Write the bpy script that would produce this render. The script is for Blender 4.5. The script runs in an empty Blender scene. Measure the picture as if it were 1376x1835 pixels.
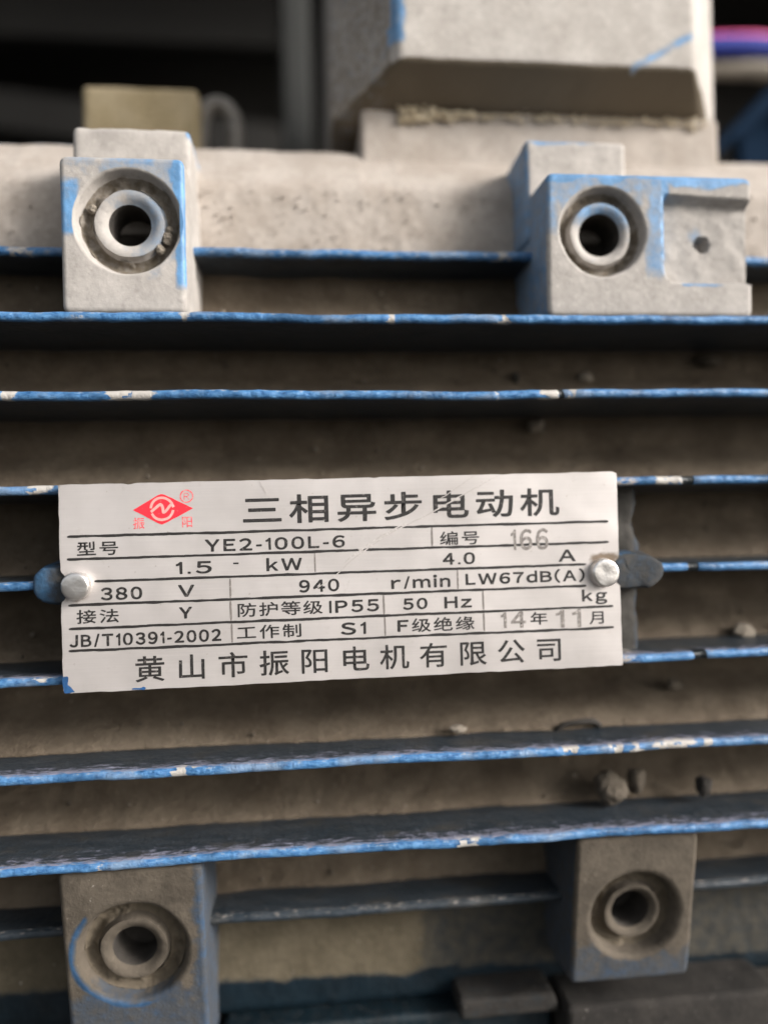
import bpy, bmesh, math, random
import numpy as np
from mathutils import Matrix, Vector

# ------------------------------------------------------------------ camera, sky, sun, exposure
sc = bpy.context.scene
C = sc.collection
MM = 0.001
cam_d = bpy.data.cameras.new("camera")
cam = bpy.data.objects.new("camera", cam_d)
C.objects.link(cam)
R = ((0.9941167543, 0.1064903608, 0.0197909518),
     (-0.1061672028, 0.9942076786, -0.0167217498),
     (-0.0214570214, 0.0145222216, 0.9996642943))       # columns: right, forward, up
mw = Matrix.Identity(4)
for i in range(3):
    mw[i][0] = R[i][0]; mw[i][1] = R[i][2]; mw[i][2] = -R[i][1]
mw.translation = Vector((-9.478, -150.298, 10.148)) * MM
cam.matrix_world = mw
cam_d.sensor_fit = 'VERTICAL'
cam_d.sensor_height = 36.0
cam_d.lens = 36.0 * 1431 / 1835
cam_d.clip_start = 0.01
cam_d.clip_end = 50
cam_d.dof.use_dof = True
cam_d.dof.focus_distance = 0.1475
cam_d.dof.aperture_fstop = 4.2
sc.camera = cam

TO_SUN = Vector((1.6, -1.0, 0.85)).normalized()
EL = math.asin(TO_SUN.z)
sun_d = bpy.data.lights.new("sun", 'SUN')
sun_d.energy = 2.2
sun_d.angle = math.radians(18)
sun_d.color = (1.0, 0.94, 0.89)
sun = bpy.data.objects.new("sun", sun_d)
C.objects.link(sun)
sun.rotation_euler = (-TO_SUN).to_track_quat('-Z', 'Y').to_euler()
sun.location = TO_SUN * 2

w = bpy.data.worlds.new("World")
sc.world = w
w.use_nodes = True
nt = w.node_tree
bg = nt.nodes["Background"]
sky = nt.nodes.new("ShaderNodeTexSky")
sky.sky_type = 'NISHITA'
sky.sun_disc = False
sky.sun_elevation = EL
sky.sun_rotation = math.atan2(TO_SUN.x, TO_SUN.y)
sky.dust_density = 4.0
hs = nt.nodes.new("ShaderNodeHueSaturation")            # a hazy, greyish day
hs.inputs["Saturation"].default_value = 0.25
nt.links.new(sky.outputs[0], hs.inputs["Color"])
nt.links.new(hs.outputs[0], bg.inputs[0])
bg.inputs[1].default_value = 0.13
sc.view_settings.view_transform = 'Standard'
sc.view_settings.look = 'None'
sc.view_settings.exposure = 0.66
sc.view_settings.gamma = 1

rng = np.random.default_rng(7)
random.seed(7)

# ------------------------------------------------------------------ noise
def _h(ix, iy, iz, s):
    n = (ix * 374761393 + iy * 668265263 + iz * 2147483647 + s * 1274126177) & 0x7fffffff
    n = ((n ^ (n >> 13)) * 1274126177) & 0x7fffffff
    n = ((n ^ (n >> 15)) * 668265263) & 0x7fffffff
    return ((n ^ (n >> 16)) & 0xffff) / 65535.0

def vnoise(P, f=1.0, s=0):
    P = np.asarray(P, float) * f + 1000.0
    I = np.floor(P).astype(np.int64); t = P - I; t = t * t * (3 - 2 * t)
    r = 0
    for dx in (0, 1):
        for dy in (0, 1):
            for dz in (0, 1):
                wgt = (t[..., 0] if dx else 1 - t[..., 0]) * (t[..., 1] if dy else 1 - t[..., 1]) * (t[..., 2] if dz else 1 - t[..., 2])
                r = r + wgt * _h(I[..., 0] + dx, I[..., 1] + dy, I[..., 2] + dz, s)
    return r * 2 - 1

def fbm(P, f=1.0, o=4, s=0):
    r = 0; a = 1.0; t = 0
    for i in range(o):
        r = r + a * vnoise(P, f, s + i * 17); t += a; a *= 0.5; f *= 2.03
    return r / t

def sm(a, b, x):
    t = np.clip((x - a) / (b - a + 1e-12), 0, 1)
    return t * t * (3 - 2 * t)

# ------------------------------------------------------------------ materials
def new_mat(name):
    m = bpy.data.materials.new(name); m.use_nodes = True
    return m, m.node_tree, m.node_tree.nodes["Principled BSDF"]

def N(nt, typ, **k):
    n = nt.nodes.new(typ)
    for a, b in k.items(): setattr(n, a, b)
    return n

def pos_mm(nt):
    g = N(nt, "ShaderNodeNewGeometry"); v = N(nt, "ShaderNodeVectorMath", operation='SCALE')
    v.inputs[3].default_value = 1000
    nt.links.new(g.outputs["Position"], v.inputs[0])
    return v.outputs[0]

def noise(nt, p, scale, detail=4, rough=.55, stretch=None):
    n = N(nt, "ShaderNodeTexNoise")
    if stretch:
        mp = N(nt, "ShaderNodeVectorMath", operation='MULTIPLY'); mp.inputs[1].default_value = stretch
        nt.links.new(p, mp.inputs[0]); p = mp.outputs[0]
    n.inputs["Scale"].default_value = scale; n.inputs["Detail"].default_value = detail; n.inputs["Roughness"].default_value = rough
    nt.links.new(p, n.inputs["Vector"])
    return n.outputs["Fac"]

def ramp(nt, f, a, b):
    r = N(nt, "ShaderNodeMapRange"); r.interpolation_type = 'SMOOTHSTEP'
    r.inputs[1].default_value = a; r.inputs[2].default_value = b
    nt.links.new(f, r.inputs[0]); return r.outputs[0]

def mixc(nt, f, a, b):
    m = N(nt, "ShaderNodeMix", data_type='RGBA')
    for sk, v in ((m.inputs[0], f), (m.inputs[6], a), (m.inputs[7], b)):
        if isinstance(v, (int, float)): sk.default_value = v
        elif isinstance(v, tuple): sk.default_value = (*v, 1)
        else: nt.links.new(v, sk)
    return m.outputs[2]

def math_n(nt, op, a, b=0.5, c=None):
    m = N(nt, "ShaderNodeMath", operation=op)
    for sk, v in zip(m.inputs, (a, b, c)):
        if v is None: continue
        if isinstance(v, (int, float)): sk.default_value = v
        else: nt.links.new(v, sk)
    return m.outputs[0]

def attr(nt, name):
    a = N(nt, "ShaderNodeAttribute"); a.attribute_name = name
    return a.outputs["Fac"]

def bump(nt, bs, h, dist, strength=1.0, prev=None):
    b = N(nt, "ShaderNodeBump"); b.inputs["Strength"].default_value = strength; b.inputs["Distance"].default_value = dist * MM
    nt.links.new(h, b.inputs["Height"])
    if prev: nt.links.new(prev, b.inputs["Normal"])
    nt.links.new(b.outputs[0], bs.inputs["Normal"])
    return b.outputs[0]

def cast_mat(name, d1, d2, paint=(0.045, 0.17, 0.42), speck=(0.05, 0.045, 0.04), pale=(0.6, 0.55, 0.5), bmp=0.25, fine=1.6,
             rough=0.92, prough=0.42, worn=(0.26, 0.27, 0.29), speck_at=.70):
    """painted casting under dust: d1/d2 dust tones, attribute 'blue' bares the paint, 'pale' bares primer"""
    m, nt, bs = new_mat(name)
    p = pos_mm(nt)
    n1 = noise(nt, p, 0.11, 6, .6); n2 = noise(nt, p, 0.7, 5, .6); n3 = noise(nt, p, fine, 4, .6)
    dust = mixc(nt, ramp(nt, n1, .35, .65), d1, d2)
    dust = mixc(nt, math_n(nt, 'MULTIPLY', ramp(nt, n2, .5, .8), .45), dust, tuple(c * 1.35 for c in d2))
    dust = mixc(nt, math_n(nt, 'MULTIPLY', ramp(nt, n2, .48, .25), .40), dust, tuple(c * .62 for c in d1))
    dust = mixc(nt, math_n(nt, 'MULTIPLY', ramp(nt, noise(nt, p, .9, 2, .5), speck_at, speck_at + .06), .35), dust, speck)
    dust = mixc(nt, math_n(nt, 'MULTIPLY', ramp(nt, noise(nt, p, 1.3, 2, .5), .72, .78), .6), dust, pale)
    nb = noise(nt, p, 0.45, 6, .65)
    f = math_n(nt, 'ADD', attr(nt, "blue"), math_n(nt, 'MULTIPLY', math_n(nt, 'SUBTRACT', nb, .5), .9))
    fb = ramp(nt, f, .36, .86)
    fw = ramp(nt, f, .16, .42)
    pc = mixc(nt, ramp(nt, noise(nt, p, .25, 5, .6), .35, .7), paint, tuple(c * 1.5 for c in paint))
    dust = mixc(nt, ramp(nt, math_n(nt, 'ADD', attr(nt, "grime_shade"), math_n(nt, 'MULTIPLY', math_n(nt, 'SUBTRACT', n2, .5), .6)), .3, .75), dust, (.135, .11, .078))  # dark brown for real grime and for the terminal box's painted shade
    col = mixc(nt, math_n(nt, 'MULTIPLY', fw, .75), dust, worn)
    col = mixc(nt, fb, col, pc)
    col = mixc(nt, ramp(nt, math_n(nt, 'ADD', attr(nt, "pale"), math_n(nt, 'MULTIPLY', math_n(nt, 'SUBTRACT', n2, .5), .8)), .45, .62), col, pale)
    nt.links.new(col, bs.inputs["Base Color"])
    rr = N(nt, "ShaderNodeMapRange"); rr.inputs[3].default_value = rough; rr.inputs[4].default_value = prough
    nt.links.new(fb, rr.inputs[0]); nt.links.new(rr.outputs[0], bs.inputs["Roughness"])
    bs.inputs["Specular IOR Level"].default_value = 0.35
    b1 = bump(nt, bs, n2, bmp * 2.2)
    bump(nt, bs, n3, bmp, 1.0, b1)
    return m

M_DUST = cast_mat("dusty_cast", (0.365, 0.318, 0.275), (0.435, 0.388, 0.345), worn=(.33, .345, .37), paint=(.085, .215, .42), speck_at=.79, bmp=.07)
M_BOSS = cast_mat("dusty_boss_paint", (0.36, 0.335, 0.31), (0.44, 0.41, 0.38), worn=(.25, .285, .33), paint=(.10, .225, .40), speck_at=.77, bmp=.05)
M_BOX = cast_mat('dusty_box_paint', (0.40, 0.37, 0.338), (0.48, 0.45, 0.415), worn=(.27, .30, .34), paint=(.10, .225, .40), speck_at=.735, bmp=.05)
M_DARK = cast_mat("dark_cast", (0.078, 0.065, 0.05), (0.12, 0.10, 0.077), worn=(.055, .066, .08), paint=(.026, .06, .115), pale=(.33, .3, .26), bmp=.08)  # dark brown tones for the lower bosses and the body
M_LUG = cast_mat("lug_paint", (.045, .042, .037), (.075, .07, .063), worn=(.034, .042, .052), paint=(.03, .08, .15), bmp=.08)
M_FOOT = cast_mat("foot_shade", (.022, .02, .018), (.036, .032, .028), worn=(.02, .026, .03), paint=(.004, .011, .016), bmp=.1)  # darkened well down so the colour carries shade on the foot
M_DIRT = cast_mat("packed_dirt", (0.104, 0.080, 0.056), (0.146, 0.116, 0.084), speck=(.05, .04, .03), pale=(.45, .4, .34), bmp=.22, fine=2.2)
M_OLIVE = cast_mat("olive_dust", (0.085, 0.07, 0.045), (0.118, 0.098, 0.066), worn=(.055, .052, .044), paint=(.004, .010, .015), bmp=.1)

def fin_mat():
    m, nt, bs = new_mat("fin_paint")
    p = pos_mm(nt)
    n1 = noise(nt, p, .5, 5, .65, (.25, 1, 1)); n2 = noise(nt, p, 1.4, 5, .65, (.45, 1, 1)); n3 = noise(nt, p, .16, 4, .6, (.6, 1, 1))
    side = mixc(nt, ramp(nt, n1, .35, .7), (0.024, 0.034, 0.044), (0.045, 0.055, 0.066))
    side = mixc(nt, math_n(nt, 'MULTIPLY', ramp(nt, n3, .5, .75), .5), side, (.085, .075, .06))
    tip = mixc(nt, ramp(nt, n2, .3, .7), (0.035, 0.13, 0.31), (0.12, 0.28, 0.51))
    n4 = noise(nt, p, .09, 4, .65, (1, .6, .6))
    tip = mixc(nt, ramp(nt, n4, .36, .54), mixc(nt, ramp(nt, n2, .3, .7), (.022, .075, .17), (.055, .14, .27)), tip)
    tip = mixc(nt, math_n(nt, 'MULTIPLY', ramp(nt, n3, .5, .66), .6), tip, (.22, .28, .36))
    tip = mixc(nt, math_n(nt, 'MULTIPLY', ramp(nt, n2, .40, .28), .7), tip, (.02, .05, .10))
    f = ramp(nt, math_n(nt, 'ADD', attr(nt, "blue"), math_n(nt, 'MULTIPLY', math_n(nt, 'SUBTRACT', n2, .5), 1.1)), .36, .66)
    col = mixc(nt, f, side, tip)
    d = ramp(nt, math_n(nt, 'ADD', attr(nt, "dust"), math_n(nt, 'MULTIPLY', math_n(nt, 'SUBTRACT', n2, .5), 1.3)), .45, .75)
    col = mixc(nt, d, col, (.38, .34, .30))
    pl = ramp(nt, math_n(nt, 'ADD', attr(nt, "pale"), math_n(nt, 'MULTIPLY', math_n(nt, 'SUBTRACT', n2, .5), .6)), .45, .6)
    col = mixc(nt, pl, col, (.47, .445, .41))
    glint_fac = ramp(nt, math_n(nt, 'ADD', attr(nt, "glint"), math_n(nt, 'MULTIPLY', math_n(nt, 'SUBTRACT', noise(nt, p, 1.1, 6, .75, (.35, 1, 1)), .5), 1.9)), .45, .8)
    col = mixc(nt, glint_fac, col, (.25, .255, .33))  # lavender glints painted on the lower fins' upper sides
    blk = ramp(nt, math_n(nt, 'ADD', attr(nt, "black"), math_n(nt, 'MULTIPLY', math_n(nt, 'SUBTRACT', n2, .5), .5)), .42, .6)
    col = mixc(nt, blk, col, (.012, .016, .018))
    nt.links.new(col, bs.inputs["Base Color"])
    rr = N(nt, "ShaderNodeMapRange"); rr.inputs[3].default_value = .33; rr.inputs[4].default_value = .9
    nt.links.new(d, rr.inputs[0]); nt.links.new(rr.outputs[0], bs.inputs["Roughness"])
    bs.inputs["Specular IOR Level"].default_value = .32
    b1 = bump(nt, bs, noise(nt, p, .8, 4, .6), .30)
    bump(nt, bs, noise(nt, p, 2.6, 3, .6), .10, 1.0, b1)
    return m
M_FIN = fin_mat()

def simple(name, col, rough=.6, metal=0.0, var=.25, bmp=.1, scale=.4, spec=.5):
    m, nt, bs = new_mat(name); p = pos_mm(nt)
    n = noise(nt, p, scale, 5, .6)
    c = mixc(nt, ramp(nt, n, .3, .7), tuple(x * (1 - var) for x in col), tuple(min(1, x * (1 + var)) for x in col))
    nt.links.new(c, bs.inputs["Base Color"])
    bs.inputs["Roughness"].default_value = rough; bs.inputs["Metallic"].default_value = metal
    bs.inputs["Specular IOR Level"].default_value = spec
    if bmp: bump(nt, bs, noise(nt, p, scale * 4, 4, .6), bmp)
    return m

def plate_mat():
    m, nt, bs = new_mat("printed_aluminium"); p = pos_mm(nt)
    br = noise(nt, p, 1.0, 4, .7, (.05, 1, 5.5)); bl = noise(nt, p, .06, 5, .6); sp = noise(nt, p, 1.1, 3, .55)
    c = mixc(nt, ramp(nt, bl, .3, .7), (.55, .515, .495), (.63, .59, .57))
    c = mixc(nt, math_n(nt, 'MULTIPLY', ramp(nt, br, .35, .75), .16), c, (.82, .77, .73))
    c = mixc(nt, math_n(nt, 'MULTIPLY', ramp(nt, noise(nt, p, .35, 6, .7), .58, .75), .32), c, (.42, .37, .33))
    c = mixc(nt, math_n(nt, 'MULTIPLY', ramp(nt, sp, .69, .75), .5), c, (.36, .30, .26))
    gm = ramp(nt, math_n(nt, 'ADD', attr(nt, 'grime_shade'), math_n(nt, 'MULTIPLY', math_n(nt, 'SUBTRACT', noise(nt, p, .8, 5, .7), .5), .9)), .32, .95)
    c = mixc(nt, gm, c, (.20, .155, .115))
    nt.links.new(c, bs.inputs["Base Color"])
    bs.inputs["Metallic"].default_value = .45
    rr = N(nt, "ShaderNodeMapRange"); rr.inputs[3].default_value = .36; rr.inputs[4].default_value = .52
    nt.links.new(bl, rr.inputs[0]); nt.links.new(rr.outputs[0], bs.inputs["Roughness"])
    b1 = bump(nt, bs, br, .012, .4)
    bump(nt, bs, noise(nt, p, .07, 2, .4), 1.0, .5, b1)
    return m
M_PLATE = plate_mat()
def ink_mat(name, col, worn, lo, hi, amount=.8):
    m, nt, bs = new_mat(name); p = pos_mm(nt)
    n = noise(nt, p, 1.6, 4, .7)
    c = mixc(nt, math_n(nt, 'MULTIPLY', ramp(nt, n, lo, hi), amount), col, worn)
    nt.links.new(c, bs.inputs["Base Color"]); bs.inputs["Roughness"].default_value = .55
    return m
M_INK = ink_mat("black_print", (.018, .016, .015), (.30, .27, .25), .56, .74)
M_RULE = ink_mat("rule_print", (.018, .016, .015), (.10, .09, .08), .6, .8)
M_THIN = ink_mat("thin_rule_print", (.19, .17, .155), (.42, .38, .35), .5, .7)
M_STAMP = ink_mat("stamped_digits", (.20, .18, .165), (.50, .46, .43), .47, .66, .85)
M_RED = ink_mat("red_print", (.80, .025, .045), (.86, .18, .18), .6, .78)
M_REDF = ink_mat("faded_red_print", (.80, .10, .12), (.72, .45, .42), .42, .66)
M_LOGO = ink_mat("bare_emblem_line", (.80, .36, .33), (.85, .55, .50), .5, .7)
M_SCR = ink_mat("scratched_aluminium", (.66, .62, .595), (.45, .415, .39), .36, .52)
M_PBLUE = simple("blue_overspray", (.02, .085, .22), .5)
M_RIVET = simple("rivet_aluminium", (.78, .75, .72), .30, .92, .06, .04, .5)
M_CLOD = cast_mat("pale_clod", (.20, .17, .135), (.28, .245, .20), bmp=.3)
M_CLODD = cast_mat("dark_clod", (.085, .07, .053), (.135, .113, .088), bmp=.3)
M_SOOT = simple("dark_crust", (.03, .026, .022), .9)
M_SAND = cast_mat("sandy_deposit", (.56, .47, .33), (.66, .58, .44), bmp=.35, speck_at=.66)
M_MACH = simple("dark_machine_paint", (.016, .0148, .0125), .85, 0, .35)
M_POST = simple("grey_post_paint", (.019, .02, .018), .8, 0, .2)
M_YEL = cast_mat("yellowish_dust", (.22, .175, .10), (.28, .23, .145), bmp=.2)
M_HOOK = simple("dull_steel", (.19, .175, .155), .6, .2, .2)
M_PINK = simple("pink_insulation", (.78, .09, .26), .55, 0, .08, .02)
M_NAVY = simple("blue_insulation", (.010, .026, .26), .7, 0, .1, .02)
M_GREY = simple("grey_sheath", (.27, .24, .20), .8, 0, .15)
M_BBLUE = simple("shaded_bracket_blue", (.005, .016, .036), .95, 0, .25, .1, .4, .1)  # blue darkened to hold the bracket's shade
M_HOLE = simple("hole_dark", (.045, .039, .033), .95)  # plain dark brown for the hole walls and floors

# ------------------------------------------------------------------ object helpers (all shapes in mm)
def mk(name, V, F, mat, parent=None, attrs=None, mi=None, sharp=None, origin=None):
    V = np.asarray(V, float)
    if origin is None:
        o_ = np.array(parent_origin(parent)) if parent else V.mean(0)
    else: o_ = np.asarray(origin, float)
    me = bpy.data.meshes.new(name)
    me.from_pydata(((V - o_) * MM).tolist(), [], [list(map(int, f)) for f in F])
    for m in (mat if isinstance(mat, (list, tuple)) else [mat]): me.materials.append(m)
    if mi is not None: me.polygons.foreach_set("material_index", np.asarray(mi, np.int32))
    for k, a in (attrs or {}).items():
        at = me.attributes.new(k, 'FLOAT', 'POINT'); at.data.foreach_set("value", np.asarray(a, np.float32))
    me.polygons.foreach_set("use_smooth", [True] * len(me.polygons))
    me.update()
    if sharp: me.set_sharp_from_angle(angle=math.radians(sharp))
    ob = bpy.data.objects.new(name, me); C.objects.link(ob)
    if parent: ob.parent = parent
    else: ob.location = o_ * MM
    return ob

ORIG = {}
def parent_origin(p):
    o = np.zeros(3)
    while p is not None:
        o = o + np.array(p.location) / MM
        p = p.parent
    return o

def thing(name, label, cat, loc, group=None):
    e = bpy.data.objects.new(name, None); C.objects.link(e)
    e.empty_display_size = .01
    e.location = Vector(loc) * MM
    tag(e, label, cat, group); return e

def tag(o, label=None, cat=None, group=None, kind=None):
    if label: o["label"] = label
    if cat: o["category"] = cat
    if group: o["group"] = group
    if kind: o["kind"] = kind
    return o

def loft(loops, cap_end=True, cap_start=False, closed=True):
    """loops: list of (n,3); quads between, fan caps"""
    n = len(loops[0]); V = np.concatenate(loops); L = len(loops); F = []
    idx = np.arange(n); nx = (idx + 1) % n
    rng_ = range(n) if closed else range(n - 1)
    for j in range(L - 1):
        a = j * n; b = (j + 1) * n
        F += [(a + i, a + nx[i], b + nx[i], b + i) for i in rng_]
    if cap_end:
        c = len(V); V = np.vstack([V, loops[-1].mean(0)]); a = (L - 1) * n
        F += [(a + i, a + nx[i], c) for i in range(n)]
    if cap_start:
        c = len(V); V = np.vstack([V, loops[0].mean(0)])
        F += [(nx[i], i, c) for i in range(n)]
    return V, F

def fix_normals(ob):
    bm = bmesh.new(); bm.from_mesh(ob.data); bmesh.ops.recalc_face_normals(bm, faces=bm.faces); bm.to_mesh(ob.data); bm.free()

def rr_poly(x0, x1, z0, z1, r, k=14):
    P = []
    for cx, cz, a in ((x1 - r, z1 - r, 0), (x0 + r, z1 - r, 90), (x0 + r, z0 + r, 180), (x1 - r, z0 + r, 270)):
        for i in range(k + 1):
            t = math.radians(a + 90 * i / k); P.append((cx + r * math.cos(t), cz + r * math.sin(t)))
    return np.array(P)

def ray_poly(poly, c, ang):
    """radius of a closed polygon from point c along the angles"""
    Q = []
    for i in range(len(poly)):
        a, b = poly[i], poly[(i + 1) % len(poly)]
        m = max(2, int(np.hypot(*(b - a)) / .05))
        for t in range(m): Q.append(a + (b - a) * t / m)
    Q = np.array(Q) - c
    th = np.arctan2(Q[:, 1], Q[:, 0]); rad = np.hypot(Q[:, 0], Q[:, 1])
    o = np.argsort(th); th, rad = th[o], rad[o]
    return np.interp(ang, np.concatenate([th - 2 * np.pi, th, th + 2 * np.pi]), np.tile(rad, 3))

def block(name, x0, x1, y0, y1, z0, z1, mat, parent=None, bev=.6, seg=3, res=1.2, rough=.10, freq=.22, attrf=None, shear=None, seed=0, origin=None, cut=None):
    """bevelled box, subdivided and slightly uneven like a casting"""
    bm = bmesh.new(); bmesh.ops.create_cube(bm, size=1)
    for v in bm.verts:
        v.co = Vector(((x0 + x1) / 2 + v.co.x * (x1 - x0), (y0 + y1) / 2 + v.co.y * (y1 - y0), (z0 + z1) / 2 + v.co.z * (z1 - z0)))
    if shear:
        for v in bm.verts: v.co = Vector(shear(v.co.x, v.co.y, v.co.z))
    bmesh.ops.bevel(bm, geom=bm.edges[:] , offset=bev, segments=seg, profile=.5, affect='EDGES')
    for ax, (a, b) in enumerate(((x0, x1), (y0, y1), (z0, z1))):
        k = int((b - a) / res)
        k = min(k, 90)
        for i in range(1, k):
            q = a + (b - a) * i / k
            co = [0, 0, 0]; no = [0, 0, 0]; co[ax] = q; no[ax] = 1
            bmesh.ops.bisect_plane(bm, geom=bm.verts[:] + bm.edges[:] + bm.faces[:], plane_co=co, plane_no=no)
    bm.normal_update()
    V = np.array([v.co[:] for v in bm.verts]); Nn = np.array([v.normal[:] for v in bm.verts])
    V = V + Nn * (fbm(V, freq, 3, seed)[:, None] * rough + vnoise(V, 1.1, seed + 5)[:, None] * rough * .15)
    F = [[v.index for v in f.verts] for f in bm.faces]; bm.free()
    return mk(name, V, F, mat, parent, attrs=(attrf(V) if attrf else None), sharp=35, origin=origin)

def tube(name, pts, r, mat, parent=None, n=20, wob=0.0, caps=True, origin=None):
    pts = np.array(pts, float); loops = []
    up = np.array((.13, .2, 1.0)); up /= np.linalg.norm(up)
    for i, p in enumerate(pts):
        t = pts[min(i + 1, len(pts) - 1)] - pts[max(i - 1, 0)]; t /= np.linalg.norm(t)
        a = np.cross(t, up); a /= np.linalg.norm(a); b = np.cross(a, t)
        an = np.linspace(0, 2 * np.pi, n, endpoint=False)
        loops.append(p + r * (np.cos(an)[:, None] * a + np.sin(an)[:, None] * b))
    V, F = loft(loops, caps, caps)
    if wob: V = V + vnoise(V, .3)[:, None] * wob
    o = mk(name, V, F, mat, parent, origin=origin); fix_normals(o); return o

def spline(P, n):
    P = np.array(P, float); t = np.linspace(0, len(P) - 1, n); out = []
    for q in t:
        i = min(int(q), len(P) - 2); u = q - i
        p0, p1, p2, p3 = P[max(i - 1, 0)], P[i], P[i + 1], P[min(i + 2, len(P) - 1)]
        out.append(.5 * ((2 * p1) + (-p0 + p2) * u + (2 * p0 - 5 * p1 + 4 * p2 - p3) * u * u + (-p0 + 3 * p1 - 3 * p2 + p3) * u ** 3))
    return np.array(out)

# ------------------------------------------------------------------ setting: the dark machine round the motor
floor_o = block("ground", -700, 700, -420, 900, -150, -122, simple("dark_floor_grime", (.05, .045, .038), .85, 0, .3, .3, .1), bev=1, res=300, rough=.3)
tag(floor_o, kind="structure")
mach = thing("machine_enclosure", "dark painted steel machine frame with a grey upright behind the motor", "machine", (0, 330, -122))
block("back_panel", -420, 520, 330, 342, -120, 420, M_MACH, mach, bev=1, res=200)
block("top_panel", -420, 520, 150, 329, 300, 312, M_MACH, mach, bev=1, res=200)
block("side_panel", -432, -421, 100, 342, -120, 420, M_MACH, mach, bev=1, res=200)
block("post", -12.2, -1.5, 150, 166, -118, 299, M_POST, mach, bev=1.2, res=30)
def shr(x, y, z): return (x, y, z - .14 * (x + 120))
block("cross_beam", -230, -14, 250, 275, 196, 216, simple("beam_paint", (.012, .011, .0095), .9), mach, bev=1.5, res=60, shear=lambda x, y, z: (x, y, z - .10 * (x + 60)))
block("cross_beam", -230, -14, 240, 250, 245, 330 - 32, simple("beam_paint", (.012, .011, .0095), .9), mach, bev=1.5, res=60)

# ------------------------------------------------------------------ the motor
motor = thing("electric_motor", "blue three-phase motor with horizontal fins, dusty casting and a riveted nameplate", "motor", (10, 100, -122))
PITCH = 17.52
XA, XB = -118.0, 150.0
TIPY = {0: 1.4, 1: 1.5, -1: 1.5, 2: 1.2, -2: 1.2, 3: 3.0, -3: 3.0, 4: 15.0, -4: 15.0}
ZK = {k: k * PITCH for k in range(-3, 4)}
ZK[3] = 50.2; ZK[-3] = -52.2; ZK[4] = 66.6; ZK[-4] = -69.6; ZK[2] = 35.0; ZK[-2] = -35.0

# housing skin: a sheet with dirt lying on top of every fin
def floor_profile():
    """(z, y, zone) from top of the motor down to its foot"""
    P = [(100, 150, 0), (100.4, 80, 0), (100.2, 46, 0), (99.6, 40.5, 0), (98.4, 38.4, 0), (92.5, 32.6, 0), (87.0, 27.5, 0), (85.6, 26.4, 0), (84.5, 26.0, 0)]
    for z in np.linspace(83, ZK[4] + 1.2, 22): P.append((z, 26.0 + (83 - z) * .015, 0))
    zs = [ZK[k] for k in (4, 3, 2, 1, 0, -1, -2, -3, -4)]
    bots = [21, 19, 18, 18, 18, 13, 18, 25]
    for a, b, yb in zip(zs[:-1], zs[1:], bots):
        za, zb = a - 1.4, b + 1.2
        ks = 26
        for i in range(ks + 1):
            t = i / ks
            y = 27.5 - .5 * sm(0, .2, t) - (27.0 - yb) * sm(.35, 1.05, t) ** 1.1
            P.append((za + (zb - za) * t, y, 1))
    for z in np.linspace(ZK[-4] - 1.4, -94.5, 20): P.append((z, 27.0, 2))
    P += [(-95.2, 27.4, 2), (-96.0, 29, 2), (-98, 34, 2), (-103, 60, 2), (-103, 150, 2)]
    return P
prof = floor_profile()
xs = np.arange(XA, XB + .1, .8)
pz = np.array([q[0] for q in prof]); py = np.array([q[1] for q in prof]); zone = np.array([q[2] for q in prof])
X, J = np.meshgrid(xs, np.arange(len(prof)), indexing='ij')
V = np.stack([X, py[J], pz[J]], -1).reshape(-1, 3)
zv = zone[J].reshape(-1)
amp = np.where(zv == 1, 1.0, .28)
V[:, 1] -= amp * (fbm(V, .07, 4, 3) * 1.5 + fbm(V, .35, 3, 9) * .45) * np.where(V[:, 1] > 60, 0, 1)
V[:, 2] += np.where((zv == 0) & (V[:, 2] > 85), fbm(V, .2, 3, 5) * .35, 0)
pim = np.clip(vnoise(V, .55, 21) - .35, 0, 1) * np.where(zv == 0, .5, .45)            # grains stuck in the dust
V[:, 1] -= pim
n = len(prof); nx_ = len(xs)
F = []; mi = []
for i in range(nx_ - 1):
    for j in range(n - 1):
        a = i * n + j
        F.append((a, a + 1, a + n + 1, a + n)); mi.append(int(max(zone[j], zone[j + 1]) if zone[j] != zone[j + 1] else zone[j]))
blue = np.where(zv == 2, sm(-88.0, -90.5, V[:, 2] + fbm(V, .2, 3, 8) * 1.2 + .03 * V[:, 0]) * 1.2 + sm(12, 20, V[:, 0]) * .55, 0)
blue = np.where((zv == 0) & (np.abs(V[:, 2] - 99.6) < 1.0) & (V[:, 0] < -50), .55, blue)
hs_o = mk("housing", V, F, [M_DUST, M_DIRT, M_OLIVE], motor, attrs={"blue": blue}, mi=mi)
fix_normals(hs_o)
# closing body behind the skin
an = np.linspace(0, 2 * np.pi, 72, endpoint=False)
def disc(x, r): return np.stack([np.full(72, x), 100 + r * .66 * np.cos(an), -2 + r * np.sin(an)], -1)
V, F = loft([disc(XA - 6, 60), disc(XA - 4, 88), disc(XA + 1, 92), disc(XB - 1, 92), disc(XB + 4, 88), disc(XB + 6, 60)], True, True)
o = mk("barrel", V, F, M_DARK, motor, attrs={"blue": np.full(len(V), .4)}); fix_normals(o)

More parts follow.
